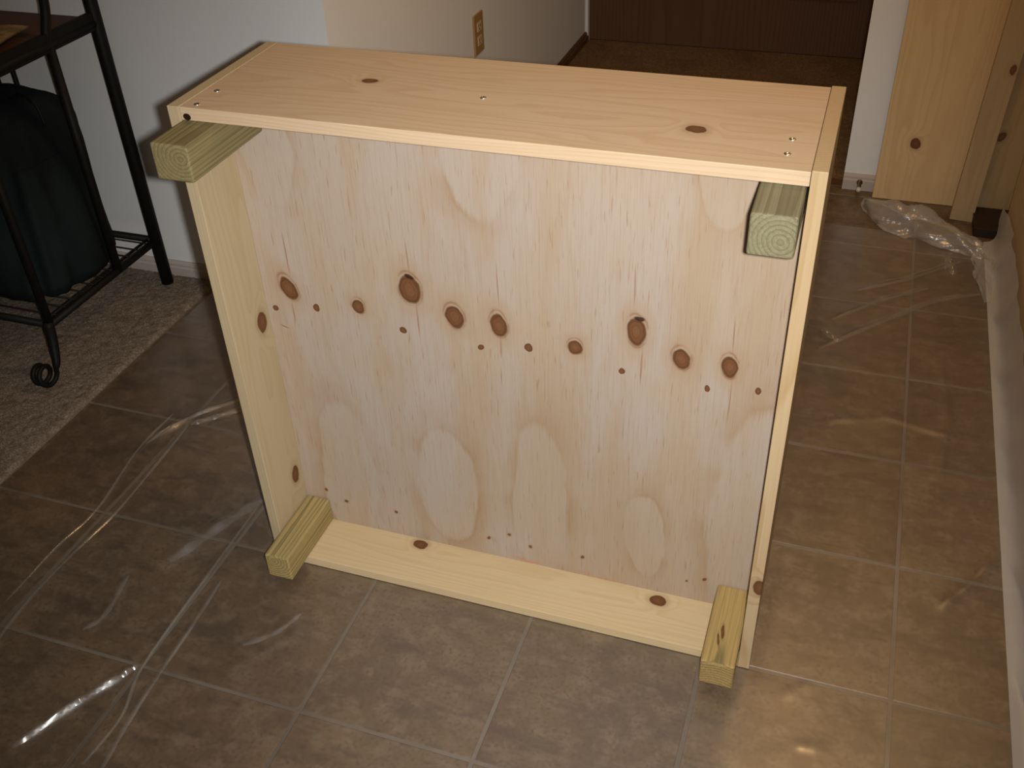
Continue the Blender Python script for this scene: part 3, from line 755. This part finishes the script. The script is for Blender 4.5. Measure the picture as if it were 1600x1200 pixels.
for pts, w, h in RIDGES:
    P = np.array(pts); best = np.full(XX.shape, 9.0); along = np.zeros(XX.shape)
    seg = np.hypot(*np.diff(P, axis=0).T); tot = seg.sum(); acc = 0
    for a, b, L in zip(P[:-1], P[1:], seg):
        d = b - a
        tt = np.clip(((XX - a[0]) * d[0] + (YY - a[1]) * d[1]) / (L * L), 0, 1)
        dist = np.hypot(XX - a[0] - tt * d[0], YY - a[1] - tt * d[1])
        m = dist < best; best[m] = dist[m]; along[m] = (acc + tt[m] * L) / tot; acc += L
    env = np.clip(np.sin(np.pi * np.clip(along, 0.02, 0.98)) * 1.8, 0, 1)
    ZZ += h * env * np.exp(-(best / w) ** 2) * (0.9 + 0.18 * np.sin(along * 21 + h * 900))
# keep the sheet flat where the frame stands on it
inside = np.clip(np.minimum.reduce([XX - BX + 0.02, BX + W + 0.02 - XX, YY - BY + 0.02, BY + D + 0.02 - YY]) / 0.012, 0, 1)
ZZ = ZZ * (1 - inside) + 0.0011 * inside
# sheet climbs the long board on the right
nyg, nxg = XX.shape
cols = [np.stack([XX, YY, ZZ], -1)]
climb = []
for k, (dx, dz) in enumerate([(0.008, 0.002), (0.015, 0.007), (0.020, 0.016), (0.0235, 0.030), (0.0255, 0.05), (0.0265, 0.075), (0.027, 0.10), (0.027, 0.125)]):
    yy = gy
    hh = np.interp(yy, [-0.9, 0.35, 0.6, 0.9, 1.3, 1.7, 1.95, 2.05], [0.02, 0.12, 0.5, 1.0, 1.15, 1.2, 0.9, 0.4])
    wob = 0.0035 * np.sin(yy * 23 + k * .7) + 0.0025 * np.sin(yy * 51 + 1.3 + k)
    xx = x_end + dx + np.minimum(0, wob - 0.002) - np.where(yy > 1.93, 0.0, 0)
    climb.append(np.stack([xx, yy, 0.002 + dz * hh], -1)[:, None, :])
def grid_vf(A):
    ny_, nx_ = A.shape[:2]
    idx = np.arange(ny_ * nx_).reshape(ny_, nx_)
    return A.reshape(-1, 3), np.stack([idx[:-1, :-1], idx[:-1, 1:], idx[1:, 1:], idx[1:, :-1]], -1).reshape(-1, 4)
V, F = grid_vf(cols[0])
keep = ~((V[:, 0] < WALL2_X + 0.016) & (V[:, 1] > WALL1_Y - 0.016))
F = F[keep[F].all(1)]
sheet = empty('plastic_sheet', (1.4, 0.6, 0))
tag(sheet, 'clear wrinkled plastic drop sheet spread over the brown tiles', 'plastic sheet')
so = link('spread_film', npmesh('spread_film', V - np.array([1.4, 0.6, 0]), F), M_plastic, sheet)
V, F = grid_vf(np.concatenate([cols[0][:, -1:, :]] + climb, axis=1)[170:])
link('draped_edge', npmesh('draped_edge', V - np.array([1.4, 0.6, 0]), F), M_drape, sheet)

def crumple(name, path, rad, seed, nu=150, nv=26):
    """loose roll of bunched film following a path over the floor"""
    r_ = np.random.default_rng(seed)
    P = np.array(smooth_path(path, 10)); tpar = np.linspace(0, 1, len(P)); u = np.linspace(0, 1, nu)
    C_ = np.stack([np.interp(u, tpar, P[:, i]) for i in range(3)], -1)
    R_ = np.interp(u, np.linspace(0, 1, len(rad)), rad)
    tang = np.gradient(C_, axis=0); tang[:, 2] = 0; tang /= np.linalg.norm(tang, axis=1)[:, None]
    side = np.stack([-tang[:, 1], tang[:, 0], np.zeros(nu)], -1)
    V = []
    ph = r_.uniform(0, 6.3, 12)
    for i in range(nu):
        for j in range(nv):
            a = math.pi * (-0.15 + 1.30 * j / (nv - 1))
            k = 1 + 0.17 * math.sin(2.2 * a + 13 * u[i] + ph[0]) + 0.12 * math.sin(4.5 * a - 21 * u[i] + ph[1]) + 0.06 * math.sin(8 * a + 44 * u[i] + ph[2]) + 0.012 * r_.normal()
            rr = R_[i] * k
            p = C_[i] + side[i] * (rr * 1.25 * math.cos(a)); z = C_[i][2] + max(rr * math.sin(a), 0) + 0.0022
            V.append((p[0], p[1], z))
    idx = np.arange(nu * nv).reshape(nu, nv)
    F = np.stack([idx[:-1, :-1], idx[:-1, 1:], idx[1:, 1:], idx[1:, :-1]], -1).reshape(-1, 4)
    return link(name, npmesh(name, np.array(V) - np.array([1.4, 0.6, 0]), F), M_bunch, sheet)
crumple('bunched_edge', [(1.985,2.120,0),(2.02,2.060,0),(2.075,1.990,0),(2.15,1.965,0),(2.235,1.905,0),(2.290,1.865,0),(2.315,1.840,0)], [0.003, 0.028, 0.046, 0.050, 0.044, 0.036, 0.022, 0.010], 3, 190, 40)
crumple('bunched_edge', [(2.305,1.88,0),(2.310,1.80,0),(2.312,1.72,0),(2.315,1.60,0)], [0.012, 0.024, 0.018, 0.006], 5, 90, 20)

# sharp folds left in the film by its packaging
M_fold = m_plastic('folded_plastic', 0.03, 0.25, 0.075, 0.35)
def crease(path, w, h, seed):
    r_ = np.random.default_rng(seed)
    P = np.array(smooth_path([(x, y, 0) for x, y in path], 14))
    tg = np.gradient(P, axis=0); tg /= np.linalg.norm(tg, axis=1)[:, None]
    sd = np.stack([-tg[:, 1], tg[:, 0], np.zeros(len(P))], -1)
    n_ = len(P); u = np.linspace(0, 1, n_)
    env = np.clip(np.sin(np.pi * u) * 3, 0.05, 1) * (0.8 + 0.25 * np.sin(u * 19 + seed) + 0.06 * r_.normal(size=n_))
    rows = []
    for c, k in ((-1.0, 0.0), (-0.35, 0.75), (0.0, 1.0), (0.3, 0.8), (1.0, 0.0)):
        q = P + sd * (c * w * (0.5 + 0.5 * env))[:, None]
        q[:, 2] = 0.0024 + h * k * env
        rows.append(q)
    A = np.stack(rows, 1)
    V, F = grid_vf(A)
    link('fold_crease', npmesh('fold_crease', V - np.array([1.4, 0.6, 0]), F), M_fold, sheet)
CREASES = [
    ([(0.939,-0.192),(0.943,-0.098),(0.916,0.002),(0.909,0.215),(0.904,0.414)], 0.0040, 0.0040),
    ([(0.975,-0.20),(0.961,-0.106),(0.953,0.001),(0.949,0.099),(0.941,0.208)], 0.0050, 0.0030),
    ([(0.581,0.049),(0.580,0.185),(0.588,0.311),(0.556,0.489),(0.557,0.623)], 0.0040, 0.0035),
    ([(0.640,-0.10),(0.621,0.053),(0.622,0.180),(0.632,0.308),(0.625,0.450),(0.615,0.597)], 0.0045, 0.0030),
    ([(0.560,0.515),(0.598,0.613),(0.665,0.699),(0.74,0.78)], 0.0060, 0.0075),
    ([(0.617,0.602),(0.650,0.632),(0.685,0.667),(0.74,0.72)], 0.0080, 0.0080),
    ([(0.809,-0.201),(0.849,-0.108),(0.862,-0.085)], 0.0085, 0.0090),
    ([(0.866,-0.078),(0.893,-0.030),(0.906,-0.002)], 0.0075, 0.0080),
    ([(0.815,0.225),(0.835,0.275),(0.862,0.345),(0.900,0.43)], 0.0150, 0.0080),
    ([(0.764,0.035),(0.780,0.078),(0.762,0.170)], 0.0060, 0.0030),
    ([(2.001,1.581),(2.124,1.675),(2.252,1.803)], 0.0060, 0.0060),
    ([(1.949,1.424),(2.066,1.550),(2.173,1.638)], 0.0060, 0.0055),
    ([(1.931,1.288),(2.099,1.481),(2.204,1.588),(2.300,1.644)], 0.0070, 0.0060),
    ([(2.219,1.812),(2.228,1.770),(2.235,1.729)], 0.0120, 0.0120),
    ([(1.93,1.375),(1.950,1.350),(1.975,1.328)], 0.0090, 0.0060),
    ([(1.060,0.090),(1.101,0.131),(1.124,0.184)], 0.0060, 0.0030),
]
for i, (p, w, h) in enumerate(CREASES): crease(p, w, h, i + 1)
